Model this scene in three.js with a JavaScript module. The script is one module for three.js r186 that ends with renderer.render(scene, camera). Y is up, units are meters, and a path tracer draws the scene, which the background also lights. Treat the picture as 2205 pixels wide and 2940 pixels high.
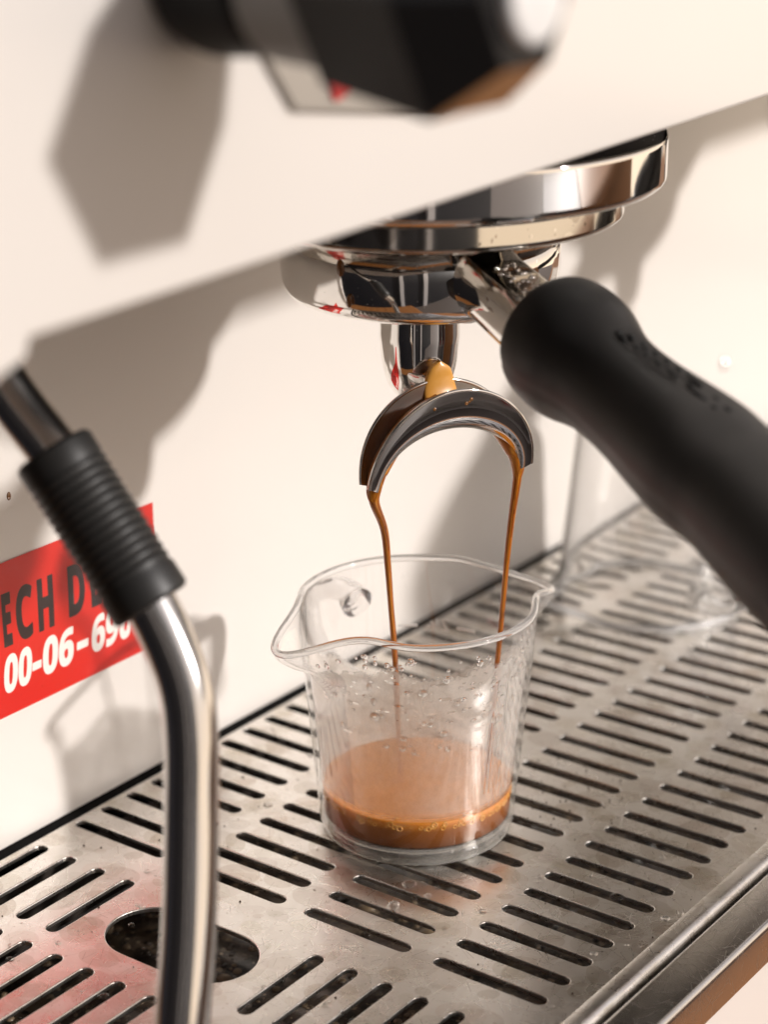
import * as THREE from 'three';
import { RoundedBoxGeometry } from 'three/addons/geometries/RoundedBoxGeometry.js';
import { mergeGeometries, mergeVertices, toCreasedNormals } from 'three/addons/utils/BufferGeometryUtils.js';
import { FontLoader } from 'three/addons/loaders/FontLoader.js';
import { TextGeometry } from 'three/addons/geometries/TextGeometry.js';

// ---------------------------------------------------------------- camera, sky, sun, exposure
const CM = 0.01;
const scene = new THREE.Scene();
const camera = new THREE.PerspectiveCamera(27.56, 769 / 1024, 0.02, 60);
camera.position.set(-0.4077, 0.267, 0.3638);
camera.up.set(0, 1, 0);
camera.lookAt(-0.4077 + 0.76148, 0.267 - 0.33908, 0.3638 - 0.55242);
camera.focus = 0.508;
camera.userData.fStop = 10;

const renderer = new THREE.WebGLRenderer({ antialias: true });
renderer.setSize(769, 1024);
renderer.toneMapping = THREE.LinearToneMapping;
renderer.toneMappingExposure = 1.0;
renderer.shadowMap.enabled = true;

{ // hazy bright sky: pale near the horizon, bluer overhead
  const W = 64, H = 32, d = new Float32Array(W * H * 4);
  for (let j = 0; j < H; j++) {
    const up = Math.sin(((j + 0.5) / H - 0.5) * Math.PI), t = Math.pow(Math.max(up, 0), 0.55);
    for (let i = 0; i < W; i++) {
      const k = (j * W + i) * 4;
      d[k] = 1.42 + (0.44 - 1.42) * t; d[k + 1] = 1.14 + (0.46 - 1.14) * t; d[k + 2] = 0.86 + (0.56 - 0.86) * t; d[k + 3] = 1;
    }
  }
  const t = new THREE.DataTexture(d, W, H, THREE.RGBAFormat, THREE.FloatType);
  t.mapping = THREE.EquirectangularReflectionMapping; t.magFilter = THREE.LinearFilter; t.needsUpdate = true;
  scene.background = t; scene.environment = t;
}
const SUN = new THREE.Vector3(0.27, 0.51, 1).normalize();
const sun = new THREE.DirectionalLight(new THREE.Color(1, 0.95, 0.915), 3.15);
sun.position.copy(SUN).multiplyScalar(3); sun.target.position.set(0, 0.1, 0.08);
sun.castShadow = true; sun.shadow.radius = 6; sun.shadow.mapSize.set(4096, 4096);
Object.assign(sun.shadow.camera, { left: -0.8, right: 0.8, top: 0.8, bottom: -0.8, near: 0.1, far: 8 });
sun.shadow.bias = -0.0004;
scene.add(sun, sun.target);

// ---------------------------------------------------------------- helpers
let seed = 7;
const rnd = () => { seed = (seed * 1664525 + 1013904223) >>> 0; return seed / 4294967296; };
const rr = (a, b) => a + (b - a) * rnd();
const names = {};
function numbered(n) { const k = names[n] ?? 0; names[n] = k + 1; return k ? n + '_' + String(k).padStart(3, '0') : n; }
const merged = (gs) => gs.length === 1 ? gs[0] : mergeGeometries(gs.map((g) => {
  g = g.index ? g.toNonIndexed() : g.clone();
  for (const a of Object.keys(g.attributes)) if (!['position', 'normal', 'uv'].includes(a)) g.deleteAttribute(a);
  return g;
}));
function obj(name, geos, material, parent = scene) { // geometry is given in centimetres
  const g = merged(Array.isArray(geos) ? geos : [geos]); g.scale(CM, CM, CM);
  const m = new THREE.Mesh(g, material); m.name = parent === scene ? numbered(name) : name;
  m.castShadow = m.receiveShadow = true; parent.add(m); return m;
}
function thing(name, label, category, p = [0, 0, 0], turn = 0, group) {
  const o = new THREE.Group(); o.name = numbered(name); scene.add(o);
  o.position.set(p[0] * CM, p[1] * CM, p[2] * CM); o.rotation.y = turn;
  o.userData = { label, category }; if (group) o.userData.group = group; return o;
}
function part(name, parent) { const o = new THREE.Group(); o.name = name; parent.add(o); return o; }
function tag(o, label, category, group) { o.userData = { label, category }; if (group) o.userData.group = group; return o; }
function struct(name, geos, m) { const o = obj(name, geos, m); o.userData.kind = 'structure'; return o; }
function box(x0, x1, y0, y1, z0, z1, r = 0) {
  const w = x1 - x0, h = y1 - y0, d = z1 - z0;
  const g = r ? new RoundedBoxGeometry(w, h, d, 3, r) : new THREE.BoxGeometry(w, h, d);
  g.translate((x0 + x1) / 2, (y0 + y1) / 2, (z0 + z1) / 2); return g;
}
const lathe = (pts, n = 96) => new THREE.LatheGeometry(pts.map(([x, y]) => new THREE.Vector2(x, y)), n);
// a lathe profile with rounded corners: [r, y, cornerRadius]
function rprofile(pts, k = 5) {
  const out = [];
  pts.forEach((p, i) => {
    const c = p[2] ?? 0;
    if (!c || i === 0 || i === pts.length - 1) { out.push([p[0], p[1]]); return; }
    const a = pts[i - 1], b = pts[i + 1];
    const la = Math.hypot(a[0] - p[0], a[1] - p[1]), lb = Math.hypot(b[0] - p[0], b[1] - p[1]);
    const ra = Math.min(c, la * 0.49), rb = Math.min(c, lb * 0.49);
    const A = [p[0] + (a[0] - p[0]) / la * ra, p[1] + (a[1] - p[1]) / la * ra], Bp = [p[0] + (b[0] - p[0]) / lb * rb, p[1] + (b[1] - p[1]) / lb * rb];
    for (let j = 0; j <= k; j++) { const t = j / k, u = 1 - t; out.push([u * u * A[0] + 2 * u * t * p[0] + t * t * Bp[0], u * u * A[1] + 2 * u * t * p[1] + t * t * Bp[1]]); }
  });
  return out;
}
function tube(pts, r, n = 60, rad = 20) { return new THREE.TubeGeometry(new THREE.CatmullRomCurve3(pts.map((p) => new THREE.Vector3(...p)), false, 'centripetal'), n, r, rad, false); }
function vtube(pts, radii, n = 60, rad = 16) { // tube of varying radius, ends closed
  const c = new THREE.CatmullRomCurve3(pts.map((p) => new THREE.Vector3(...p)), false, 'centripetal'), fr = c.computeFrenetFrames(n, false);
  const pos = [], idx = [], uv = [];
  for (let i = 0; i <= n; i++) {
    const t = i / n, f = t * (radii.length - 1), k = Math.min(radii.length - 2, Math.floor(f)), r = radii[k] + (radii[k + 1] - radii[k]) * (f - k), p = c.getPoint(t);
    for (let j = 0; j <= rad; j++) {
      const a = j / rad * Math.PI * 2, v = fr.normals[i].clone().multiplyScalar(Math.cos(a) * r).addScaledVector(fr.binormals[i], Math.sin(a) * r).add(p);
      pos.push(v.x, v.y, v.z); uv.push(t, j / rad);
      if (i < n && j < rad) { const q = i * (rad + 1) + j; idx.push(q, q + 1, q + rad + 1, q + 1, q + rad + 2, q + rad + 1); }
    }
  }
  const g = new THREE.BufferGeometry(); g.setAttribute('position', new THREE.Float32BufferAttribute(pos, 3)); g.setAttribute('uv', new THREE.Float32BufferAttribute(uv, 2)); g.setIndex(idx); g.computeVertexNormals(); return g;
}
function grid(nu, nv, f, closeV = false) { // surface f(u, v) -> [x, y, z]
  const pos = [], uv = [], idx = [];
  for (let i = 0; i <= nu; i++) for (let j = 0; j <= nv; j++) { pos.push(...f(i / nu, j / nv)); uv.push(i / nu, j / nv); if (i < nu && j < nv) { const q = i * (nv + 1) + j; idx.push(q, q + nv + 1, q + 1, q + 1, q + nv + 1, q + nv + 2); } }
  let g = new THREE.BufferGeometry(); g.setAttribute('position', new THREE.Float32BufferAttribute(pos, 3)); g.setAttribute('uv', new THREE.Float32BufferAttribute(uv, 2)); g.setIndex(idx);
  if (closeV) { g.deleteAttribute('uv'); g = mergeVertices(g, 1e-5); g.computeVertexNormals(); g.setAttribute('uv', new THREE.Float32BufferAttribute(new Float32Array(g.attributes.position.count * 2), 2)); } else g.computeVertexNormals();
  return g;
}
function extrudeX(profile, x0, x1) { // profile of [z, y] swept along x
  const s = new THREE.Shape(profile.map(([z, y]) => new THREE.Vector2(z, y)));
  const g = new THREE.ExtrudeGeometry(s, { depth: x1 - x0, bevelEnabled: false, steps: 1 });
  // shape (X = z, Y = y), depth Z -> x
  g.rotateY(Math.PI / 2); g.scale(1, 1, -1); // (X,Y,Z) -> (Z, Y, -X) -> z flipped back
  g.translate(x0, 0, 0);
  const idx = g.index; if (!idx) { const p = g.attributes; for (const k of ['position', 'normal', 'uv']) { const a = p[k], n = a.itemSize; for (let i = 0; i < a.count; i += 3) for (let c = 0; c < n; c++) { const t = a.array[(i + 1) * n + c]; a.array[(i + 1) * n + c] = a.array[(i + 2) * n + c]; a.array[(i + 2) * n + c] = t; } } }
  return toCreasedNormals(g, 0.6);
}
function canvas(w, h, draw) { const c = document.createElement('canvas'); c.width = w; c.height = h; draw(c.getContext('2d'), w, h); return c; }
function tex(c, { srgb = false, rep = null, clamp = false } = {}) {
  const t = new THREE.CanvasTexture(c); if (srgb) t.colorSpace = THREE.SRGBColorSpace;
  t.wrapS = t.wrapT = clamp ? THREE.ClampToEdgeWrapping : THREE.RepeatWrapping; if (rep) t.repeat.set(rep[0], rep[1]); return t;
}
const g8 = (v) => { v = Math.round(v); return `rgb(${v},${v},${v})`; };
function speck(ctx, w, h, n, r0, r1, cols, a0, a1) {
  for (let i = 0; i < n; i++) { ctx.globalAlpha = rr(a0, a1); ctx.fillStyle = cols[Math.floor(rnd() * cols.length)]; const r = rr(r0, r1), x = rnd() * w, y = rnd() * h; for (const ox of [-w, 0, w]) for (const oy of [-h, 0, h]) if (x + ox > -r * 2 && x + ox < w + r * 2 && y + oy > -r * 2 && y + oy < h + r * 2) { ctx.beginPath(); ctx.ellipse(x + ox, y + oy, r, r * rr(0.5, 1), rnd() * 3, 0, 7); ctx.fill(); } }
  ctx.globalAlpha = 1;
}
function scratches(ctx, w, h, n, l0, l1, col, a0, a1, lw, dir = null, spread = 3.2) {
  ctx.strokeStyle = col;
  for (let i = 0; i < n; i++) { ctx.globalAlpha = rr(a0, a1); ctx.lineWidth = rr(lw[0], lw[1]); const x = rnd() * w, y = rnd() * h, l = rr(l0, l1), a = dir === null ? rnd() * 6.3 : dir + rr(-spread, spread), b = rr(-0.08, 0.08); ctx.beginPath(); ctx.moveTo(x, y); ctx.quadraticCurveTo(x + Math.cos(a + b) * l / 2, y + Math.sin(a + b) * l / 2, x + Math.cos(a) * l, y + Math.sin(a) * l); ctx.stroke(); }
  ctx.globalAlpha = 1;
}

// ---------------------------------------------------------------- materials
const std = (o) => new THREE.MeshStandardMaterial(o), phy = (o) => new THREE.MeshPhysicalMaterial(o);
const lin = (r, g, b) => new THREE.Color().setRGB(r, g, b);
const M = {};
{
  const pb = tex(canvas(512, 512, (c, w, h) => { c.fillStyle = g8(128); c.fillRect(0, 0, w, h); speck(c, w, h, 2600, 1.5, 4, [g8(110), g8(146)], 0.15, 0.4); }), { rep: [0.25, 0.25] });
  const pr = tex(canvas(512, 512, (c, w, h) => { c.fillStyle = g8(88); c.fillRect(0, 0, w, h); speck(c, w, h, 160, 10, 60, [g8(70), g8(118)], 0.05, 0.16); scratches(c, w, h, 40, 10, 60, g8(150), 0.1, 0.3, [0.6, 1.4]); }), { rep: [0.08, 0.08] });
  M.paint = phy({ color: lin(0.80, 0.757, 0.712), roughness: 1, roughnessMap: pr, clearcoat: 0.45, clearcoatRoughness: 0.12, bumpMap: pb, bumpScale: 0.00002 });
  const cr = tex(canvas(1024, 1024, (c, w, h) => { c.fillStyle = g8(14); c.fillRect(0, 0, w, h); speck(c, w, h, 70, 12, 60, [g8(40), g8(24)], 0.1, 0.3); scratches(c, w, h, 260, 10, 120, g8(90), 0.06, 0.25, [0.5, 1.2]); speck(c, w, h, 240, 0.8, 2.6, [g8(170)], 0.3, 0.8); }), { rep: [2, 1] });
  M.chrome = std({ color: lin(0.84, 0.82, 0.79), metalness: 1, roughness: 1, roughnessMap: cr });
  M.tubeSteel = std({ color: lin(0.72, 0.70, 0.68), metalness: 1, roughness: 0.16 });
  const dirty = tex(canvas(1024, 512, (c, w, h) => { c.fillStyle = '#c9c4bc'; c.fillRect(0, 0, w, h); speck(c, w, h, 90, 4, 30, ['#4a3d33', '#8d847a', '#e8e4dc'], 0.1, 0.5); speck(c, w, h, 420, 1, 4, ['#2a2019', '#ffffff', '#6d5b48'], 0.2, 0.8); }), { srgb: true, rep: [3, 1] });
  M.wornChrome = std({ color: 0xffffff, map: dirty, metalness: 1, roughness: 0.1, roughnessMap: null });
  M.spout = std({ color: lin(0.70, 0.68, 0.66), metalness: 1, roughness: 0.07 });
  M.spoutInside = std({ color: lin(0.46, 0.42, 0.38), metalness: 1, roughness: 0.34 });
  // brushed, scratched grate steel, uv in centimetres
  const S = 2048, gc = canvas(S, S, (c, w, h) => {
    c.fillStyle = '#efece7'; c.fillRect(0, 0, w, h);
    speck(c, w, h, 260, 20, 130, ['#b9aea2', '#ffffff', '#c8bcab', '#a5998a'], 0.08, 0.22);
    speck(c, w, h, 900, 2, 9, ['#8a7d70', '#d8d3cb', '#a39686'], 0.06, 0.25);
    speck(c, w, h, 420, 0.8, 2.4, ['#5b4a38', '#6b5a48'], 0.3, 0.8);
    scratches(c, w, h, 900, 20, 110, '#ffffff', 0.06, 0.35, [1, 2.6]);
    scratches(c, w, h, 500, 20, 110, '#5a5048', 0.06, 0.35, [1, 2.6]);
    speck(c, w, h, 40, 30, 110, ['#8d7a62', '#a08f7a'], 0.08, 0.2);
    for (let i = 0; i < 26; i++) { c.globalAlpha = rr(0.1, 0.3); c.strokeStyle = '#e2ddd5'; c.lineWidth = rr(2, 6); c.beginPath(); c.ellipse(rnd() * w, rnd() * h, rr(30, 150), rr(20, 90), rnd() * 3, 0, rr(2, 6)); c.stroke(); }
    c.globalAlpha = 1;
  });
  const gr = canvas(S, S, (c, w, h) => {
    c.fillStyle = g8(70); c.fillRect(0, 0, w, h);
    speck(c, w, h, 240, 20, 120, [g8(52), g8(108), g8(124)], 0.08, 0.25);
    scratches(c, w, h, 2600, 20, 130, g8(160), 0.1, 0.5, [1, 3]);
    scratches(c, w, h, 1200, 20, 130, g8(40), 0.1, 0.5, [1, 3]);
    speck(c, w, h, 500, 1, 5, [g8(160), g8(40)], 0.2, 0.6);
  });
  const gb = canvas(S, S, (c, w, h) => {
    c.fillStyle = g8(128); c.fillRect(0, 0, w, h);
    speck(c, w, h, 500, 10, 50, [g8(118), g8(138)], 0.08, 0.25);
    scratches(c, w, h, 2600, 10, 80, g8(70), 0.1, 0.5, [0.6, 1.5]);
    scratches(c, w, h, 1200, 10, 60, g8(190), 0.1, 0.4, [0.6, 1.3]);
    for (let i = 0; i < 22; i++) { c.globalAlpha = rr(0.3, 0.8); c.strokeStyle = g8(rnd() < 0.5 ? 30 : 215); c.lineWidth = rr(1.2, 2.6); const x = rnd() * w, y = rnd() * h, a = rnd() * 6, l = rr(15, 60); c.beginPath(); c.moveTo(x, y); c.lineTo(x + Math.cos(a) * l, y + Math.sin(a) * l); c.stroke(); }
    c.globalAlpha = 1;
  });
  const rep = [1 / 11, 1 / 11];
  M.grate = std({ color: 0xffffff, map: tex(gc, { srgb: true, rep }), metalness: 1, roughness: 1, roughnessMap: tex(gr, { rep }), bumpMap: tex(gb, { rep }), bumpScale: 0.00004 });
  M.lip = std({ color: lin(0.72, 0.7, 0.67), metalness: 1, roughness: 0.75, roughnessMap: M.grate.roughnessMap, bumpMap: M.grate.bumpMap, bumpScale: 0.00005 });
  M.black = std({ color: lin(0.012, 0.012, 0.012), roughness: 0.5 });
  const rub = tex(canvas(512, 512, (c, w, h) => { c.fillStyle = g8(128); c.fillRect(0, 0, w, h); speck(c, w, h, 5000, 0.8, 2.2, [g8(96), g8(160)], 0.2, 0.6); }), { rep: [3, 5] });
  const rubr = tex(canvas(512, 512, (c, w, h) => { c.fillStyle = g8(122); c.fillRect(0, 0, w, h); speck(c, w, h, 60, 20, 90, [g8(98), g8(150)], 0.1, 0.3); scratches(c, w, h, 90, 10, 60, g8(180), 0.05, 0.2, [0.6, 1.5]); }), { rep: [1, 1] });
  M.rubber = phy({ color: lin(0.018, 0.0175, 0.017), roughness: 1, roughnessMap: rubr, bumpMap: rub, bumpScale: 0.00003, sheen: 0.1, sheenRoughness: 0.5, sheenColor: lin(0.3, 0.29, 0.28) });
  M.gapShade = phy({ color: lin(0.003, 0.003, 0.003), roughness: 0.9, specularIntensity: 0.25 });  // near-black that paints the shade in the rear gap
  M.rubberMark = std({ color: lin(0.006, 0.006, 0.006), roughness: 0.7 });
  M.glass = phy({ color: 0xffffff, roughness: 0.015, transmission: 1, thickness: 0, ior: 1.5 });
  M.glassSolid = phy({ color: 0xffffff, roughness: 0.02, transmission: 1, thickness: 0.004, ior: 1.48, attenuationColor: lin(0.9, 0.93, 0.9), attenuationDistance: 0.05 });
  M.glassRim = phy({ color: 0xffffff, roughness: 0.03, transmission: 0.9, thickness: 0.004, ior: 1.48 });  // a little white mixed in for the brightness of refracted sunlight
  M.glassEdge = phy({ color: 0xffffff, roughness: 0.05, transmission: 0.6, thickness: 0.004, ior: 1.48 });  // whiter still, standing in for sunlight refracted by the upturned rim
  M.glassDull = phy({ color: 0xffffff, roughness: 0.06, transmission: 0.93, thickness: 0.004, ior: 1.48 });
  M.glassBase = phy({ color: lin(0.95, 0.93, 0.88), roughness: 0.02, transmission: 0.86, thickness: 0, ior: 1.5 });  // pale share stands in for sunlight refracted through the base
  M.water = phy({ color: 0xffffff, roughness: 0.02, transmission: 1, thickness: 0.002, ior: 1.33 });
  M.coffee = phy({ vertexColors: true, color: 0xffffff, roughness: 0.45, clearcoat: 0.15, clearcoatRoughness: 0.06 });
  const sc = tex(canvas(1024, 64, (c, w, h) => { c.fillStyle = '#b8690f'; c.fillRect(0, 0, w, h); for (let i = 0; i < 260; i++) { c.globalAlpha = rr(0.15, 0.6); c.strokeStyle = ['#6e2f05', '#d98a24', '#8f4708', '#e2a146'][i % 4]; c.lineWidth = rr(1, 5); const x = rnd() * w, y = rnd() * h, l = rr(40, 260); c.beginPath(); c.moveTo(x, y); c.bezierCurveTo(x + l / 3, y + rr(-6, 6), x + l * 0.66, y + rr(-6, 6), x + l, y + rr(-8, 8)); c.stroke(); } c.globalAlpha = 1; }), { srgb: true });
  M.stream = phy({ map: sc, roughness: 0.3, clearcoat: 0.3, clearcoatRoughness: 0.05 });
  M.crema = phy({ color: lin(0.7, 0.33, 0.055), roughness: 0.35, clearcoat: 0.6, clearcoatRoughness: 0.05 });
  M.darkSpot = phy({ color: lin(0.2, 0.075, 0.012), roughness: 0.15, clearcoat: 1, clearcoatRoughness: 0.03 });
  M.print = std({ color: lin(0.85, 0.85, 0.83), roughness: 0.6 });
  const wood = tex(canvas(512, 512, (c, w, h) => { c.fillStyle = '#a8703f'; c.fillRect(0, 0, w, h); for (let i = 0; i < 500; i++) { c.globalAlpha = rr(0.05, 0.25); c.strokeStyle = ['#7d4f28', '#c08a56', '#5f3a1c'][i % 3]; c.lineWidth = rr(0.6, 4); const y = rnd() * h; c.beginPath(); c.moveTo(0, y); c.bezierCurveTo(w / 3, y + rr(-8, 8), w * 2 / 3, y + rr(-8, 8), w, y); c.stroke(); } c.globalAlpha = 1; }), { srgb: true, rep: [2, 2] });
  M.wood = std({ map: wood, roughness: 0.5 });
  M.navy = std({ color: lin(0.010, 0.0095, 0.014), roughness: 0.7 });
  M.ceiling = std({ color: lin(0.5, 0.45, 0.39), roughness: 0.9 });
  M.dark = std({ color: lin(0.02, 0.02, 0.022), roughness: 0.7 });
  M.floor = std({ color: lin(0.13, 0.105, 0.09), roughness: 0.6 });
  M.pale = std({ color: lin(0.62, 0.6, 0.6), roughness: 0.6 });
  M.redPaint = std({ color: lin(0.55, 0.03, 0.03), roughness: 0.5 });
  M.greyPaint = std({ color: lin(0.2, 0.19, 0.18), roughness: 0.5 });
  M.silver = std({ color: lin(0.85, 0.85, 0.85), metalness: 0.2, roughness: 0.4 });
}

// ---------------------------------------------------------------- the surroundings that the metal mirrors
struct('floor', box(-500, 500, -102, -100, -200, 700), M.floor);
struct('side_wall', box(-150, -140, -100, 230, -120, 330), M.navy);
struct('added_pale_posts', [box(-140, -136, -100, 110, 116, 128), box(-140, -136, -100, 110, 56, 64), box(-140, -136, 110, 120, 56, 128)], M.pale);  // unseen posts added for pale strips mirrored in the chrome
struct('back_wall', box(-140, 260, -100, 230, -90, -80), M.navy);
struct('ceiling', box(-150, 260, 230, 240, -120, 90), M.ceiling);
const cab = thing('low_cupboard', 'pale low cupboard with an open shelf of boxes facing the espresso machine', 'cupboard');
obj('carcass', [box(4, 68, -100, -96, 180, 220), box(4, 8, -96, -24, 180, 220), box(64, 68, -96, -24, 180, 220), box(4, 68, -24, -20, 178, 222), box(8, 64, -60, -57, 182, 220), box(8, 64, -96, -24, 217, 220)], M.pale, cab);
for (let i = 0; i < 5; i++) obj('box', box(10 + i * 10.6, 18 + i * 10.6, -57, -36 + (i % 3) * 4, 190, 212, 0.5), i % 3 === 1 ? M.redPaint : M.pale, cab);
const bar = thing('added_wooden_bar', 'unseen wooden bar across the room, added for brown reflections in the steam wand', 'bar');  // unseen bar, added so the steam wand mirrors brown
obj('front', box(71, 260, -100, -24, 182, 225), M.wood, bar);
obj('top', box(70, 262, -24, -20, 176, 228, 0.5), M.wood, bar);
const counter = thing('counter', 'wooden counter under the front edge of the espresso machine', 'counter');
obj('counter_top', box(-36, 160, -14, -9.2, -60, 27, 0.6), M.wood, counter);
obj('counter_front', box(-34, 158, -100, -14, -58, 22), M.dark, counter);

// ---------------------------------------------------------------- espresso machine
const machine = thing('espresso_machine', 'cream painted espresso machine with chrome groups above a steel drip tray', 'espresso machine');
const X0 = -17, X1 = 62;
obj('side_panel', box(-24, -23.2, 18.4, 42, -1.5, 14.3), M.paint, machine);
obj('rear_panel', box(-24, X0, 20, 42, -1.5, -0.7), M.paint, machine);
obj('backsplash', box(X0, X1, -1.2, 24, -1.5, 0), M.paint, machine);
{ // front panel: its lower edge rises very slightly to the right, with a small step at the left
  const edge = (x) => 18.77 + (x + 20) * 0.0248;
  const s = new THREE.Shape();
  s.moveTo(-24, 18.25); s.lineTo(-20.75, 18.27); s.lineTo(-20.1, 18.5); s.lineTo(-20, edge(-20)); s.lineTo(X1, edge(X1)); s.lineTo(X1, 42); s.lineTo(-24, 42); s.lineTo(-24, 18.25);
  const g = new THREE.ExtrudeGeometry(s, { depth: 0.5, bevelEnabled: true, bevelSize: 0.12, bevelThickness: 0.15, bevelSegments: 4, bevelOffset: -0.12 });
  g.translate(0, 0, 14.35);
  obj('front_panel', toCreasedNormals(g, 0.5), M.paint, machine);
}
obj('underside', box(X0, X1, 21.4, 22.6, 0, 14.2), M.dark, machine);
obj('top_panel', box(-24, X1, 42, 43, -1.5, 15), M.paint, machine);
obj('lower_panel', [box(X0, X1, -8.4, -1.25, 16.95, 17.45, 0.15), box(X0, X1, -8.4, -3.4, -1.5, 16.9)], M.paint, machine);
for (const x of [-13, 56]) for (const z of [2, 14]) obj('foot', new THREE.CylinderGeometry(2, 2, 0.8, 24).translate(x, -8.8, z), M.black, machine);
{ // grey strip and red mark standing in for reflections under the knob
  const s = new THREE.Shape(); s.moveTo(-14.9, 22.6); s.lineTo(-13.9, 21.35); s.lineTo(-9.4, 20.7); s.lineTo(-7.6, 21.6); s.lineTo(-8, 22.6); s.lineTo(-14.9, 22.6);
  const b = obj('reflection_strip', new THREE.ExtrudeGeometry(s, { depth: 0.12, bevelEnabled: true, bevelSize: 0.03, bevelThickness: 0.03, bevelSegments: 2 }).translate(0, 0, 15), std({ color: lin(0.5, 0.48, 0.45), metalness: 0.6, roughness: 0.35 }), machine);
  const e = new THREE.Shape(); e.moveTo(-13.35, 22.15); e.lineTo(-12.95, 21.35); e.lineTo(-12.55, 21.45); e.lineTo(-12.75, 21.9); e.lineTo(-13.1, 22.2); e.lineTo(-13.35, 22.15);
  obj('red_reflection', new THREE.ExtrudeGeometry(e, { depth: 0.06, bevelEnabled: false }).translate(0, 0, 15.155), M.redPaint, b);
}
{ // steam knob
  const k = part('steam_knob', machine); k.position.set(-16.16 * CM, 23.74 * CM, 15 * CM); k.rotation.x = Math.PI / 2;
  const black = phy({ color: lin(0.008, 0.008, 0.009), roughness: 0.45, specularIntensity: 0.5 });
  obj('collar', lathe(rprofile([[0, 0], [1.1, 0], [1.3, 0.5, 0.3], [1.2, 1.7, 0.3], [0, 1.7]]), 48), black, k);
  obj('ring', lathe(rprofile([[0, 1.7], [1.25, 1.7, 0.1], [1.35, 3.0, 0.1], [0, 3.0]]), 48), M.greyPaint, k);
  const V2 = (r, y) => new THREE.Vector2(r, y), A = Math.PI / 6;
  obj('head', toCreasedNormals(merged([new THREE.LatheGeometry([V2(0, 3.0), V2(1.6, 3.0), V2(1.98, 5.0)], 6, -A, Math.PI * 2), new THREE.LatheGeometry([V2(1.98, 5.0), V2(1.15, 5.95)], 5, A, Math.PI * 5 / 3), new THREE.LatheGeometry([V2(1.15, 5.95), V2(0, 5.95)], 6, -A, Math.PI * 2)]), 0.3), black, k);
  obj('painted_reflection_facet', toCreasedNormals(new THREE.LatheGeometry([V2(1.98, 5.0), V2(1.15, 5.95)], 1, -A, A * 2), 0.3), std({ color: lin(0.5, 0.24, 0.09), roughness: 0.5 }), k);  // warm wood reflection painted on as the facet colour
  obj('cap', lathe(rprofile([[0, 5.95], [0.75, 5.95, 0.05], [0.7, 6.15, 0.1], [0, 6.2]]), 40), M.silver, k);
}
{ // steam wand with its rubber sleeve
  const w = part('steam_wand', machine);
  obj('tube', tube([[-13.9, 21.6, 3.4], [-13.7, 18.5, 5.0], [-13.25, 15.0, 7.3], [-13.03, 13.84, 8.29], [-12.74, 11.3, 10.2], [-12.72, 10.3, 10.85], [-12.78, 9.5, 11.25], [-12.95, 8.6, 11.5], [-13.3, 7.2, 11.75], [-14.0, 5, 12.2], [-14.66, 3.0, 12.5], [-14.8, 1.9, 12.55]], 0.55, 160, 32), M.tubeSteel, w);
  const a = new THREE.Vector3(-13.04, 13.95, 8.2), b = new THREE.Vector3(-12.72, 11.05, 10.4), L = a.distanceTo(b);
  const prof = [[0.5, 0], [0.76, 0], [0.83, 0.08], [0.83, 0.5]], NR = 13;
  for (let i = 0; i < NR; i++) { const y = 0.55 + i * (L - 1.2) / NR, s = (L - 1.2) / NR; prof.push([0.79, y], [0.83, y + s * 0.3], [0.83, y + s * 0.65], [0.79, y + s * 0.95]); }
  prof.push([0.84, L - 0.55], [0.84, L - 0.08], [0.76, L], [0.5, L]);
  const g = lathe(prof, 48), q = new THREE.Quaternion().setFromUnitVectors(new THREE.Vector3(0, 1, 0), b.clone().sub(a).normalize());
  g.applyQuaternion(q); g.translate(a.x, a.y, a.z);
  obj('rubber_grip', g, M.rubber, w);
}
const AX = [0, 0, 7.88];
function groupHead(x) {
  const h = part('group_head', machine); h.position.set(x * CM, 0, 7.88 * CM);
  obj('neck', lathe(rprofile([[0, 22], [4.2, 22], [4.2, 19.0, 0.2], [4.6, 18.8], [0, 18.8]]), 96), M.black, h);
  obj('flange', lathe(rprofile([[0, 18.85], [4.6, 18.85, 0.05], [5.4, 18.72, 0.2], [5.86, 18.5, 0.12], [5.86, 17.42, 0.1], [5.72, 17.3, 0.06], [4.7, 17.3], [0, 17.3]], 6), 160), M.chrome, h);
  obj('seal', lathe([[0, 17.3], [4.66, 17.3], [4.66, 17.12], [0, 17.12]], 96), M.black, h);
  obj('locking_ring', lathe(rprofile([[0, 17.12], [4.86, 17.12, 0.06], [4.9, 16.55, 0.1], [4.6, 16.42, 0.08], [3.5, 16.42], [0, 16.42]], 5), 160), M.wornChrome, h);
}
groupHead(0); groupHead(26.7);
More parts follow.
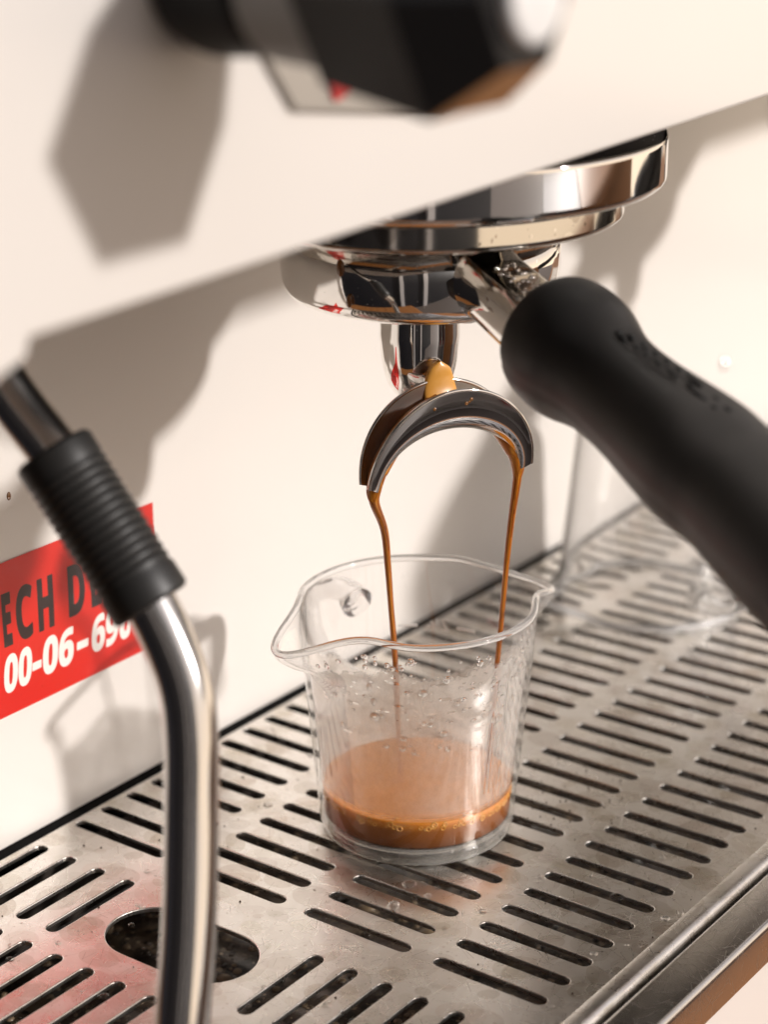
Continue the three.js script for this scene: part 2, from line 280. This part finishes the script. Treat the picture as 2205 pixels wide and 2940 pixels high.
// drip tray frame: front rail, basin under the grate
{
  const rail = extrudeX(rprofile([[16.72, -3.2], [16.72, 0.02, 0.14], [17.86, -0.02, 0.16], [17.9, -1.15, 0.1], [17.3, -1.2], [17.3, -3.2], [16.72, -3.2]], 6), X0, X1);
  obj('tray_rail', rail, M.lip, machine);
  const dirt = canvas(1024, 1024, (c, w, h) => {
    c.fillStyle = '#4d4034'; c.fillRect(0, 0, w, h);
    speck(c, w, h, 200, 14, 70, ['#15100c', '#5a4c3d', '#1f1813', '#7d6b54'], 0.25, 0.7);
    speck(c, w, h, 700, 3, 14, ['#a8937a', '#120c08', '#c4b092', '#15100c'], 0.3, 0.85);
    for (let i = 0; i < 420; i++) { c.globalAlpha = rr(0.3, 0.9); c.strokeStyle = ['#c9b491', '#15100c', '#8a755a'][i % 3]; c.lineWidth = rr(1, 3); c.beginPath(); c.ellipse(rnd() * w, rnd() * h, rr(2, 11), rr(2, 8), rnd() * 3, 0, rr(2, 6.3)); c.stroke(); }
    speck(c, w, h, 1600, 0.8, 2.6, ['#120c08', '#dcc8a6', '#0d0907'], 0.4, 0.9); c.globalAlpha = 1;
  });
  const bmp = canvas(1024, 1024, (c, w, h) => { c.fillStyle = g8(100); c.fillRect(0, 0, w, h); speck(c, w, h, 500, 6, 30, [g8(80), g8(140)], 0.2, 0.6); speck(c, w, h, 1500, 1.5, 7, [g8(190), g8(40)], 0.3, 0.9); });
  const rep = [1 / 9, 1 / 9];
  M.wet = phy({ map: tex(dirt, { srgb: true, rep }), roughness: 0.35, metalness: 0.35, bumpMap: tex(bmp, { rep }), bumpScale: 0.0009, clearcoat: 0.7, clearcoatRoughness: 0.08 });
  const fl = new THREE.PlaneGeometry(X1 - X0, 16.4); fl.rotateX(-Math.PI / 2); fl.translate((X0 + X1) / 2, -3.2, 8.4);
  { const uv = fl.attributes.uv; for (let i = 0; i < uv.count; i++) uv.setXY(i, uv.getX(i) * (X1 - X0), uv.getY(i) * 16.4); }
  obj('basin_floor', fl, M.wet, machine);
  obj('basin_wall', [box(X0, X1, -3.2, -0.75, 0, 0.12), box(X0, X1, -3.2, -0.4, 16.6, 16.715)], std({ color: lin(0.06, 0.05, 0.042), roughness: 0.4, metalness: 0.4 }), machine);
  const fb = []; // coffee foam and bubbles left in the basin
  for (let i = 0; i < 1500; i++) { const q = rnd() < 0.6, x = rr(-16, 8), z = rr(0.5, 16), s = rr(0.04, 0.13) * (rnd() < 0.08 ? 2 : 1), e = new THREE.SphereGeometry(s, 8, 5, 0, Math.PI * 2, 0, Math.PI / 2); e.scale(1, 0.55, rr(0.7, 1.3)); e.rotateY(rnd() * 3); e.translate(x, -3.2, z); (fb[q ? 0 : 1] ??= []).push(e); }
  obj('foam', fb[0], phy({ color: lin(0.28, 0.2, 0.12), roughness: 0.4, clearcoat: 1, clearcoatRoughness: 0.05 }), machine).userData.kind = 'stuff';
  obj('puddle_bubbles', fb[1], phy({ color: lin(0.03, 0.02, 0.013), roughness: 0.1, clearcoat: 1, clearcoatRoughness: 0.03 }), machine).userData.kind = 'stuff';
  obj('rear_gap_shade', box(X0, X1, -0.75, -0.02, 0.003, 0.41), M.gapShade, machine);  // black strip filling the open rear gap, its shade painted in
}

// ---------------------------------------------------------------- grate
const grate = thing('drip_grate', 'scratched stainless steel drip grate with rows of slots', 'drip grate');
{
  const z0 = 0.42, z1 = 16.2, s = new THREE.Shape();
  s.moveTo(X0 + 0.5, -z1); s.lineTo(X1 - 0.5, -z1); s.lineTo(X1 - 0.5, -z0); s.lineTo(X0 + 0.5, -z0); s.lineTo(X0 + 0.5, -z1);
  const slot = (xa, za, xb, zb, r) => { // obround hole between two end centres, given in (x, z)
    const p = new THREE.Path(), A = [xa, -za], Bq = [xb, -zb], a = Math.atan2(Bq[1] - A[1], Bq[0] - A[0]), n = r > 0.5 ? 24 : 7;
    const pts = [];
    for (let i = 0; i <= n; i++) { const t = a - Math.PI / 2 + Math.PI * i / n; pts.push(new THREE.Vector2(Bq[0] + r * Math.cos(t), Bq[1] + r * Math.sin(t))); }
    for (let i = 0; i <= n; i++) { const t = a + Math.PI / 2 + Math.PI * i / n; pts.push(new THREE.Vector2(A[0] + r * Math.cos(t), A[1] + r * Math.sin(t))); }
    p.setFromPoints(pts.reverse()); s.holes.push(p);
  };
  const r = 0.2, rows = [[0.55, 3.72], [4.46, 7.65], [8.32, 11.47], [12.17, 15.29]];
  for (let i = 0; i < 46; i++) for (const [a, b] of rows) slot(-5.37 + i, a + r, -5.37 + i, b - r, r);
  for (const [xa, xb, hole] of [[-9.82, -6.83, 1], [-13.42, -10.43, 0]])
    for (let k = 0; k < 15; k++) { const z = 0.84 + k * 1.007; if (hole && k > 3 && k < 9) continue; slot(xa + r, z, xb - r, z, r); }
    slot(-8.37, 5.96, -8.37, 7.79, 1.16);
  const g = new THREE.ExtrudeGeometry(s, { depth: 0.08, bevelEnabled: true, bevelSize: 0.025, bevelThickness: 0.025, bevelSegments: 2, bevelOffset: -0.02, curveSegments: 8 });
  g.rotateX(-Math.PI / 2); g.translate(0, -0.105, 0);
  obj('plate', g, M.grate, grate);
  obj('rolled_edge', extrudeX(rprofile([[15.85, -0.09], [16.0, 0.004], [16.55, 0.002, 0.42], [16.55, -1.3], [16.45, -1.3], [16.43, -0.12, 0.3], [15.85, -0.09]], 8), X0 + 0.5, X1 - 0.5), M.grate, grate);
}

// ---------------------------------------------------------------- portafilters
function channel(inset, u, v) { // u along the arch 0..1, v across 0..1
  const f = (u - 0.5) * Math.PI * 0.985, c = 1 - Math.cos(f), w = (0.55 - 0.3 * Math.pow(Math.abs(u - 0.5) * 2, 3)) - inset, a = (v - 0.5) * Math.PI;
  const rim = [2.26 * Math.sin(f), 12.5 - 2.3 * c], keel = [1.9 * Math.sin(f), 11.42 - 1.36 * c + inset * 0.9];
  const t = Math.pow(Math.max(Math.cos(a), 0), 0.75);
  return [rim[0] + (keel[0] - rim[0]) * t, rim[1] + (keel[1] - rim[1]) * t, 1.5 + w * Math.sin(a)];
}
function makePortafilter(label, p, turn) {
  const t = thing('portafilter', label, 'portafilter', p, turn, 'portafilters locked into the groups');
  obj('body', lathe(rprofile([[0, 14.2], [0.9, 14.24], [2.5, 14.3, 0.2], [3.26, 14.5, 0.45], [3.42, 15.1, 0.4], [3.42, 16.43], [0, 16.43]], 6), 128), M.chrome, t);
  obj('outlet', lathe(rprofile([[1.05, 14.3], [1.05, 14.02, 0.05], [0.99, 13.95, 0.03], [1.0, 13.4, 0.1], [0.93, 12.7, 0.2], [0.8, 12.2, 0.2], [0.6, 11.9, 0.15], [0, 11.78]], 5), 64), M.chrome, t);
  { // neck: tapered bar with a flat, embossed top
    const nk = grid(40, 48, (u, v) => {
      const d = 2.9 + u * 3.6, a = v * Math.PI * 2, rad = 0.80 + 0.12 * u + 0.42 * Math.pow(1 - u, 12);
      let x = Math.sin(a) * rad, y = Math.cos(a) * rad * 1.08; const top = rad * 0.74; if (y > top) y = top + (y - top) * 0.12;
      return [x, y, d];
    }, true);
    nk.rotateX(0.218); nk.translate(0, 16.2, 0); // pitches down towards the grip
    obj('neck', nk, M.chrome, t);
    const bumps = [];
    for (let i = 0; i < 46; i++) { const e = new THREE.SphereGeometry(1, 8, 6); e.scale(rr(0.03, 0.09), 0.04, rr(0.03, 0.1)); e.rotateY(rnd() * 3); const z = 3.9 + rnd() * 1.7; e.translate(rr(-0.36, 0.36), 0.8, z); bumps.push(e); }
    const eb = merged(bumps); eb.rotateX(0.218); eb.translate(0, 16.06, 0); obj('emboss', eb, M.chrome, t);
  }
  { // moulded rubber grip
    const prof = [[0.6, 5.0], [1.02, 5.0], [1.26, 5.08], [1.4, 5.3], [1.47, 5.65], [1.48, 6.05], [1.42, 6.5], [1.3, 6.95], [1.2, 7.45], [1.17, 8.1], [1.2, 8.9], [1.27, 9.7], [1.34, 10.5], [1.37, 11.1], [1.34, 11.7], [1.32, 12.2], [1.38, 12.9], [1.48, 13.9], [1.54, 15.1], [1.5, 16.3], [1.33, 17.3], [0.9, 17.8], [0, 17.95]];
    const c = new THREE.CatmullRomCurve3(prof.map(([r, y]) => new THREE.Vector3(r, y, 0)), false, 'centripetal');
    const gp = lathe(c.getPoints(180).map((q) => [Math.max(q.x, 0), q.y]), 80);
    gp.rotateX(Math.PI / 2); gp.scale(1, 1.03, 1); gp.translate(0, 0.07, 0);
    { // a shallow moulding seam along each side
      const P = gp.attributes.position; for (let i = 0; i < P.count; i++) { const x = P.getX(i), y = P.getY(i), a = Math.atan2(y + 0.35, Math.abs(x)); const k = 1 - 0.018 * Math.exp(-((a / 0.05) ** 2)); P.setXY(i, x * k, y * k); } gp.computeVertexNormals();
    }
    gp.translate(0, 0, 1.2); gp.rotateX(0.218); gp.translate(0, 16.2, 0);
    const grip = obj('grip', gp, M.rubber, t);
    const marks = []; // worn recessed lettering along the upper side, no longer legible
    const lay = [[0, 0, .1, .2], [.28, .12, .2, .12], [.25, -.12, .22, .1], [.72, .14, .1, .1], [.8, -.1, .12, .1], [.95, .05, .1, .08], [1.25, .12, .13, .12], [1.25, -.12, .1, .1], [1.65, .13, .14, .12], [1.68, -.14, .25, .08], [2.1, .12, .14, .1], [2.2, -.13, .28, .09], [2.65, .14, .45, .08], [2.85, -.1, .2, .08], [3.25, -.14, .45, .09], [3.5, .12, .16, .1], [3.95, .1, .16, .1], [3.8, -.14, .12, .1]];
    for (const [d, s, l, w] of lay) { const e = new THREE.SphereGeometry(1, 12, 8); const rad = 1.2 + 0.16 * Math.min(1, Math.max(0, (d + 0.1) / 2.6)); e.scale(w * 0.62, 0.035, l * 0.7); e.translate(0, rad * 1.03, 0); e.rotateZ(0.02 - s * 0.66); e.translate(0, 0.07, 8.8 + d * 0.95); marks.push(e); }
    const mk = merged(marks); mk.rotateX(0.218); mk.translate(0, 16.2, 0); obj('lettering', mk, M.rubberMark, grip);
  }
  const sp = obj('spout', [grid(72, 24, (u, v) => channel(0, u, v)), grid(72, 3, (u, v) => { const a = channel(0, u, 1), b = channel(0.07, u, 1); return a.map((q, i) => q + (b[i] - q) * v); }), grid(72, 3, (u, v) => { const a = channel(0, u, 0), b = channel(0.07, u, 0); return b.map((q, i) => q + (a[i] - q) * v); }),
    grid(3, 24, (u, v) => { const a = channel(0, 0, v), b = channel(0.07, 0, v); return b.map((q, i) => q + (a[i] - q) * u); }), grid(3, 24, (u, v) => { const a = channel(0, 1, v), b = channel(0.07, 1, v); return a.map((q, i) => q + (b[i] - q) * u); })], M.spout, t);
  for (const v of [0, 1]) obj('spout_rim', tube(Array.from({ length: 49 }, (_, i) => { const a = channel(0.035, i / 48, v); return a; }), 0.05, 120, 10), M.chrome, sp);
  obj('spout_channel', grid(72, 24, (u, v) => channel(0.07, u, 1 - v)), M.spoutInside, sp);
  return t;
}
const TURN = -27 * Math.PI / 180;
const pf = makePortafilter('chrome portafilter with a thick black rubber handle and twin spout pouring coffee', AX, TURN);
{ const c = pf.clone(); c.name = numbered('portafilter'); c.position.x = 26.7 * CM; c.userData = { ...pf.userData, label: 'chrome portafilter cut off by the right edge, under the panel' }; scene.add(c); }
// local portafilter place -> world centimetres
const loc = (x, y, z) => { const v = new THREE.Vector3(x, 0, z).applyAxisAngle(new THREE.Vector3(0, 1, 0), TURN); return [AX[0] + v.x, y, AX[2] + v.z]; };
for (const [a, h, s] of [[-1.05, 15.75, 0.13], [-0.98, 15.0, 0.1]]) { // drips on the side of the basket holder
  const e = new THREE.SphereGeometry(1, 20, 14); e.scale(s * 0.75, s * 1.6, s * 0.4); e.translate(0, h, 3.44); e.rotateY(a); obj('coffee_drip', e, M.darkSpot, pf);
}
for (let i = 0; i < 16; i++) { const u = rr(0.2, 0.7), q = channel(0, u, rr(0.9, 0.97)); const e = new THREE.SphereGeometry(rr(0.03, 0.07), 12, 8); e.scale(1, 1, 0.35); e.translate(...q); if (i < 4) obj('coffee_drip', e, M.darkSpot, pf); }

// ---------------------------------------------------------------- coffee
{
  const line = new THREE.CatmullRomCurve3([[0.08, 12.92, 0.93], [0.3, 12.78, 0.985], [0.4, 12.5, 1.0], [0.43, 12.25, 1.06], [0.46, 12.02, 1.2], [0.5, 11.82, 1.4], [0.5, 11.7, 1.55]].map((q) => new THREE.Vector3(...q)));
  const film = (side) => grid(30, 40, (u, v) => { const q = line.getPoint(v), a = (u - 0.5) * Math.PI, k = Math.cos(a), wob = 1 + 0.06 * Math.sin(v * 9) * Math.sin(a * 2 + 1); return [0.04 + q.x * Math.sin(a) * wob, q.y + 0.05 * k * (1 - v), q.z - 0.06 * (1 - k) + side * 0.09 * Math.sqrt(Math.max(k, 0)) * (side > 0 ? 1 : 0)]; });
  const blob = merged([film(1), film(-1)]); blob.rotateY(TURN); blob.translate(AX[0], 0, AX[2]);
  tag(obj('crema_pool', blob, M.crema), 'golden crema pooling in the opening above the twin spout', 'coffee');
  const L = [loc(-0.2, 12.15, 1.4), loc(-0.9, 11.75, 1.42), loc(-1.5, 11.15, 1.44), loc(-1.9, 10.55, 1.5), loc(-2.03, 10.15, 1.52), loc(-2.04, 9.9, 1.55)];
  const e = L[5], end = [-0.34, 1.25, 7.6];
  for (let i = 1; i <= 8; i++) { const y = 9.9 - 8.65 * i / 8, t = Math.sqrt(i / 8); L.push([e[0] + (end[0] - e[0]) * t + Math.sin(i * 1.7) * 0.015, y, e[2] + (end[2] - e[2]) * t]); }
  tag(obj('coffee_stream', vtube(L, [0.16, 0.24, 0.25, 0.23, 0.19, 0.13, 0.098, 0.085, 0.075, 0.08, 0.07, 0.072, 0.062, 0.06], 160)), 'thin stream of coffee running from the left arm of the spout', 'coffee stream', 'coffee streams').material = M.stream;
  const R = [loc(0.3, 12.1, 1.45), loc(0.95, 11.7, 1.45), loc(1.5, 11.15, 1.46), loc(1.9, 10.5, 1.5), loc(2.0, 10.15, 1.5), loc(1.98, 9.85, 1.52)];
  const e2 = R[5], end2 = [1.25, 1.25, 9.3];
  for (let i = 1; i <= 8; i++) { const y = 9.85 - 8.6 * i / 8, t = Math.sqrt(i / 8); R.push([e2[0] + (end2[0] - e2[0]) * (0.3 * t + 0.7 * i / 8) + Math.sin(i * 2.1) * 0.012, y, e2[2] + (end2[2] - e2[2]) * (0.3 * t + 0.7 * i / 8)]); }
  tag(obj('coffee_stream', vtube(R, [0.15, 0.2, 0.22, 0.22, 0.18, 0.115, 0.09, 0.08, 0.072, 0.07, 0.072, 0.062, 0.06, 0.058], 160)), 'thin stream of coffee falling from the right arm of the spout', 'coffee stream', 'coffee streams').material = M.stream;
}

// ---------------------------------------------------------------- shot glasses
const LIPS = [22 * Math.PI / 180, 202 * Math.PI / 180];
function lipAt(a) { let s = 0; for (const l of LIPS) { let d = Math.atan2(Math.sin(a - l), Math.cos(a - l)); s += Math.exp(-((d / 0.27) ** 2)); } return s; }
function pinch(a) { let s = 0; for (const l of LIPS) { let d = Math.abs(Math.atan2(Math.sin(a - l), Math.cos(a - l))); s += Math.exp(-(((d - 0.62) / 0.22) ** 2)); } return s; }
const HEIGHT = 6.35;
function wall(a, t, inset) { // t 0..1 from the bottom to the rim
  const y = 0.35 + (HEIGHT - 0.35) * t, up = Math.max(0, (y - 4.7) / (HEIGHT - 4.7)), l = lipAt(a) * up * up * (3 - 2 * up), p = pinch(a) * up;
  const r = 2.6 + 0.55 * Math.pow(t, 1.1) - inset + l * 1.08 - p * 0.06;
  return [r * Math.cos(a), y - l * 0.5 + p * 0.08, r * Math.sin(a)];
}
function makeGlass(name, label, solid = false) {
  const t = thing(name, label, 'shot glass', AX, 0);
  obj('wall', [grid(128, 40, (u, v) => wall(u * Math.PI * 2, 1 - v, 0)), grid(128, 40, (u, v) => wall(u * Math.PI * 2, v, 0.15))], solid ? M.glassDull : M.glass, t);
  const rim = []; for (let i = 0; i < 128; i++) { const a = i / 128 * Math.PI * 2; rim.push(new THREE.Vector3(...wall(a, 1, 0.075))); }
  obj('rim', new THREE.TubeGeometry(new THREE.CatmullRomCurve3(rim, true), 256, solid ? 0.13 : 0.095, 12, true), solid ? M.glassEdge : M.glassRim, t);
  obj('base', lathe(rprofile([[0, 0.06], [2.1, 0.06, 0.05], [2.25, 0, 0.05], [2.45, 0.0, 0.12], [2.6, 0.34, 0.1], [2.59, 0.42], [2.45, 0.47, 0.05], [0, 0.45]], 5), 128), M.glassBase, t);
  obj('foot_ring', [new THREE.TorusGeometry(2.42, 0.085, 12, 128).rotateX(Math.PI / 2).translate(0, 0.085, 0), new THREE.TorusGeometry(2.47, 0.055, 12, 128).rotateX(Math.PI / 2).translate(0, 0.41, 0)], M.glassRim, t);
  { // small loop handle at the back
    const d = (r, y) => [r * 0.37, y, -r * 0.93];
    obj('handle', vtube([d(2.98, 5.25), d(3.5, 5.4), d(4.5, 5.15), d(5.5, 4.5), d(5.4, 3.6), d(4.4, 3.0), d(3.3, 2.9), d(2.85, 2.8)], [0.46, 0.36, 0.3, 0.28, 0.28, 0.28, 0.32, 0.42], 60, 20), M.glassRim, t);
  }
  return t;
}
const shot = makeGlass('shot_glass', 'steamed up shot glass with a pouring lip, filling with coffee under the spout');
{
  // the printed measure on the far side: a line, 2½, a line
  const font = await new FontLoader().loadAsync('fonts/droid/droid_sans_bold.typeface.json');
  const gs = [];
  const num = (s, size, x, y) => { const g = new TextGeometry(s, { font, size, depth: 0.012, curveSegments: 6, bevelEnabled: false }); g.translate(x, y, 0); gs.push(g); };
  num('2', 0.34, -0.34, 0); num('1', 0.19, -0.03, 0.15); num('/', 0.27, 0.07, 0.0); num('2', 0.19, 0.2, -0.03);
  for (const s of [-1, 1]) { const b = new THREE.BoxGeometry(0.55, 0.075, 0.012, 8, 1, 1); b.translate(s * 0.82 + 0.02, 0.13, 0.006); gs.push(b); }
  const g = merged(gs), P = g.attributes.position, a0 = -0.42;
  for (let i = 0; i < P.count; i++) { const y = 4.28 + P.getY(i), R = 2.6 + 0.55 * Math.pow((y - 0.35) / (HEIGHT - 0.35), 1.1) + 0.004 + P.getZ(i), a = a0 - P.getX(i) / R; P.setXYZ(i, R * Math.cos(a), y, R * Math.sin(a)); }
  g.computeVertexNormals(); obj('measure_print', g, M.print, shot);
  // condensation inside the glass
  const fog = canvas(2048, 1024, (c, w, h) => { // u round the glass, v up (top of canvas = rim)
    const im = c.createImageData(w, h), D = im.data, N = 64, lat = []; for (let i = 0; i < N * N; i++) lat.push(rnd());
    const ns = (x, y) => { const xi = Math.floor(x), yi = Math.floor(y), fx = x - xi, fy = y - yi, s = fx * fx * (3 - 2 * fx), t = fy * fy * (3 - 2 * fy), L = (a, b) => lat[((b % N + N) % N) * N + ((a % N + N) % N)]; return (L(xi, yi) * (1 - s) + L(xi + 1, yi) * s) * (1 - t) + (L(xi, yi + 1) * (1 - s) + L(xi + 1, yi + 1) * s) * t; };
    for (let y = 0; y < h; y++) for (let x = 0; x < w; x++) {
      const u = x / w * 64, v = y / h, n = ns(u * 0.5, v * 8) * 0.5 + ns(u * 2, v * 32) * 0.3 + ns(u * 8, v * 128) * 0.2, back = Math.exp(-(((Math.abs(x / w - 0.9) > 0.5 ? 1 - Math.abs(x / w - 0.9) : x / w - 0.9) / 0.2) ** 2)), edge = 0.09 + 0.5 * back + 0.07 * ns(u * 0.5 + 9, 3.3) + 0.03 * ns(u * 4, v * 40);
      const k = Math.min(1, Math.max(0, (v - edge) / 0.03)), low = Math.min(1, Math.max(0, (0.97 - v) / 0.05));
      const a = k * low * (168 + 110 * (n - 0.35)); const q = (y * w + x) * 4; D[q] = D[q + 1] = D[q + 2] = a; D[q + 3] = 255;
    }
    c.putImageData(im, 0, 0);
    c.fillStyle = '#000'; c.strokeStyle = '#000';
    for (let i = 0; i < 420; i++) { const y = h * (0.1 + 0.42 * rnd() * rnd() + 0.03), x = rnd() * w, r = rr(2, 9); c.globalAlpha = rr(0.6, 1); c.beginPath(); c.ellipse(x, y, r * 0.9, r * 0.7, 0, 0, 7); c.fill(); if (rnd() < 0.2) { c.beginPath(); c.ellipse(x + rr(-10, 10), y + rr(-4, 4), r * 2.4, r * 1.2, 0, 0, 7); c.fill(); } }
    for (let i = 0; i < 26; i++) { const x = w * (0.12 + 0.17 * rnd()), y0 = h * rr(0.12, 0.55), y1 = h * rr(0.75, 0.98), k = rr(-14, 14); c.globalAlpha = rr(0.25, 0.6); c.lineWidth = rr(2, 6); c.beginPath(); c.moveTo(x, y0); c.bezierCurveTo(x + k * 0.2, y0 + (y1 - y0) / 3, x + k * 0.7, y0 + (y1 - y0) * 0.66, x + k, y1); c.stroke(); }
    c.globalAlpha = 1;
  });
  const fm = phy({ color: lin(0.94, 0.9, 0.84), roughness: 0.95, transmission: 0.62, thickness: 0.002, ior: 1.28, transparent: true, alphaMap: tex(fog) });
  obj('condensation', grid(128, 30, (u, v) => wall(u * Math.PI * 2, 0.13 + 0.87 * v, 0.165)), fm, shot);
  // drops on the wall
  const ds = []; for (let i = 0; i < 150; i++) { const a = 0.35 + Math.PI * 0.55 + rr(-1.3, 1.3), tt = 1 - (0.07 + 0.45 * Math.pow(rnd(), 1.4)), q = wall(a, tt, 0.15), s = rr(0.025, 0.085) * (rnd() < 0.12 ? 1.8 : 1); const e = new THREE.SphereGeometry(s, 10, 8); e.scale(0.45, rr(0.7, 1.2), rr(0.8, 1.3)); e.rotateY(-a); e.translate(...q); ds.push(e); }
  const dm = obj('droplets', ds, M.water, shot); dm.userData.kind = 'stuff';
}
{ // espresso in the glass
  const rad = 2.475, top = 1.22, bot = 0.475;
  const g = lathe([[0, bot], [rad - 0.05, bot], [rad, bot + 0.05], ...Array.from({ length: 12 }, (_, i) => [rad + 0.04 * (i / 11), bot + 0.08 + (top - bot - 0.06) * i / 11]), [rad + 0.0, top + 0.05], [rad - 0.08, top], [rad - 0.4, top - 0.01], [1.6, top], [0.8, top], [0, top]], 128);
  const P = g.attributes.position, col = new Float32Array(P.count * 3), lo = [0.13, 0.036, 0.002], hi = [0.80, 0.285, 0.025], mid = [0.30, 0.088, 0.005];
  for (let i = 0; i < P.count; i++) {
    const h = Math.min(1, Math.max(0, (P.getY(i) - bot) / (top - bot))), r = Math.hypot(P.getX(i), P.getZ(i));
    const A = h < 0.72 ? lo : mid, Bc = h < 0.72 ? mid : hi, k = h < 0.72 ? h / 0.72 : (h - 0.72) / 0.28; // crema settles out upwards
    for (let c = 0; c < 3; c++) col[i * 3 + c] = A[c] + (Bc[c] - A[c]) * k;
  }
  g.setAttribute('color', new THREE.BufferAttribute(col, 3)); g.scale(CM, CM, CM);
  const t = thing('espresso', 'dark espresso with orange crema at the bottom of the shot glass', 'coffee', AX);
  const m = new THREE.Mesh(g, M.coffee); m.name = 'liquid'; m.castShadow = m.receiveShadow = true; t.add(m);
  const bs = []; for (let i = 0; i < 90; i++) { const a = rr(1.0, 3.9), r = rad + 0.03, s = rr(0.02, 0.07); const e = new THREE.TorusGeometry(s, s * 0.3, 8, 16); e.rotateY(Math.PI / 2 - a); e.translate(r * Math.cos(a), top - rr(0.02, 0.16), r * Math.sin(a)); bs.push(e); }
  for (let i = 0; i < 60; i++) { const a = rnd() * 6.3, r = rad * Math.sqrt(rr(0.3, 0.98)), s = rr(0.02, 0.08); const e = new THREE.SphereGeometry(s, 10, 6); e.scale(1, 0.45, 1); e.translate(r * Math.cos(a), top + 0.005, r * Math.sin(a)); bs.push(e); }
  const b = obj('bubbles', bs, M.crema, t); b.userData.kind = 'stuff';
}
{ // second glass, upside down behind the handle
  const g = makeGlass('shot_glass', 'clear empty shot glass standing upside down behind the black handle', true);
  g.position.set(17.65 * CM, (HEIGHT + 0.1) * CM, 5.1 * CM); g.rotation.set(Math.PI, 0.9, 0);
}

for (const x of [5.6, 32.63]) { const e = new THREE.SphereGeometry(0.32, 24, 12, 0, Math.PI * 2, 0, 1.1); e.rotateX(Math.PI / 2); e.translate(x, 3.92, -0.14); if (x > 6) obj('glint_dome', e, std({ color: lin(0.85, 0.84, 0.82), metalness: 0.9, roughness: 0.3 }), machine); }  // invented dome, added to catch a bright sun glint
{ const e = new THREE.SphereGeometry(0.09, 16, 10); e.scale(0.8, 1.25, 0.4); e.translate(-6.56, 9.44, 0.0); tag(obj('coffee_splash', e, M.darkSpot), 'tiny brown coffee splash on the backsplash above the red sticker', 'splash'); }
// ---------------------------------------------------------------- sticker on the backsplash
{
  const W = 1400, H = 584, s = H / 4.17; // pixels per centimetre; sticker right edge x = -1.35, top y = 7.79
  const X = (x) => (x + 11.35) * s, Y = (y) => (7.79 - y) * s;
  const c = canvas(W, H, (c) => {
    c.fillStyle = '#d8281f'; c.fillRect(0, 0, W, H);
    speck(c, W, H, 300, 1, 4, ['#b51d17', '#ea5a4c'], 0.1, 0.4);
    const put = (str, x0, x1, yb, h, fam, col, sk = 0) => { // text fitted to a box given in centimetres
      c.save(); c.fillStyle = col; c.font = `bold 200px ${fam}`; const w = c.measureText(str).width;
      c.translate(X(x0), Y(yb)); c.transform(1, 0, sk, 1, 0, 0); c.scale((x1 - x0) * s / w, h * s / 146); c.fillText(str, 0, 0); c.strokeStyle = col; c.lineWidth = 9; c.lineJoin = 'round'; c.strokeText(str, 0, 0); c.restore();
    };
    put('E', -7.12, -6.74, 5.55, 1.4, 'sans-serif', '#2a2526'); put('C', -6.64, -6.0, 5.55, 1.4, 'sans-serif', '#2a2526'); put('H', -5.9, -5.2, 5.55, 1.4, 'sans-serif', '#2a2526');
    put('D', -4.8, -4.06, 5.58, 1.38, 'sans-serif', '#2a2526'); put('E', -3.94, -3.42, 5.58, 1.38, 'sans-serif', '#2a2526');
    put('00', -7.22, -6.2, 4.28, 0.98, 'sans-serif', '#f3efe9', -0.12); put('-', -6.2, -5.85, 4.28, 0.98, 'sans-serif', '#f3efe9', -0.12); put('06', -5.82, -4.65, 4.28, 0.98, 'sans-serif', '#f3efe9', -0.12); put('-', -4.55, -4.1, 4.28, 0.98, 'sans-serif', '#f3efe9', -0.12); put('690', -4.0, -2.4, 4.28, 0.98, 'sans-serif', '#f3efe9', -0.12);
  });
  const bc = tex(canvas(512, 256, (c, w, h) => { c.fillStyle = g8(128); c.fillRect(0, 0, w, h); speck(c, w, h, 60, 10, 40, [g8(100), g8(156)], 0.1, 0.4); }));
  const g = new THREE.PlaneGeometry(10, 4.17, 60, 24), P = g.attributes.position;
  for (let i = 0; i < P.count; i++) P.setZ(i, 0.03 + 0.012 * Math.sin(P.getX(i) * 1.3) * Math.sin(P.getY(i) * 1.7) + 0.02 * Math.max(0, P.getX(i) - 4.6));
  g.computeVertexNormals(); g.translate(-1.35 - 5, 7.79 - 4.17 / 2, 0);
  tag(obj('service_sticker', g, phy({ map: tex(c, { srgb: true, clamp: true }), roughness: 0.35, clearcoat: 0.8, clearcoatRoughness: 0.12, bumpMap: bc, bumpScale: 0.0006 })), 'red service sticker with black letters and a white number on the backsplash', 'sticker');
}

// ---------------------------------------------------------------- water on the grate
{
  const ds = [];
  for (let i = 0; i < 90; i++) { const s = rr(0.03, 0.11) * (rnd() < 0.12 ? 2 : 1), e = new THREE.SphereGeometry(s, 14, 8, 0, Math.PI * 2, 0, Math.PI / 2); e.scale(1, 0.45, rr(0.7, 1.2)); e.rotateY(rnd() * 3); const x = rr(-12, 3), z = rr(3, 16); e.translate(x, 0.001, z); ds.push(e); }
  const gs = []; // stray coffee grounds around the glass
  for (let i = 0; i < 130; i++) { const k = rnd() < 0.6, e = new THREE.IcosahedronGeometry(rr(0.012, 0.035), 0); e.translate(k ? rr(1.5, 5.5) : rr(-12, 6), 0.012, k ? rr(8.5, 12.6) : rr(1, 16)); gs.push(e); }
  obj('coffee_grounds', gs, std({ color: lin(0.05, 0.028, 0.015), roughness: 0.8 }), grate).userData.kind = 'stuff';
  const o = obj('water_drops', ds, M.water, grate); o.userData.kind = 'stuff';
}
renderer.render(scene, camera);
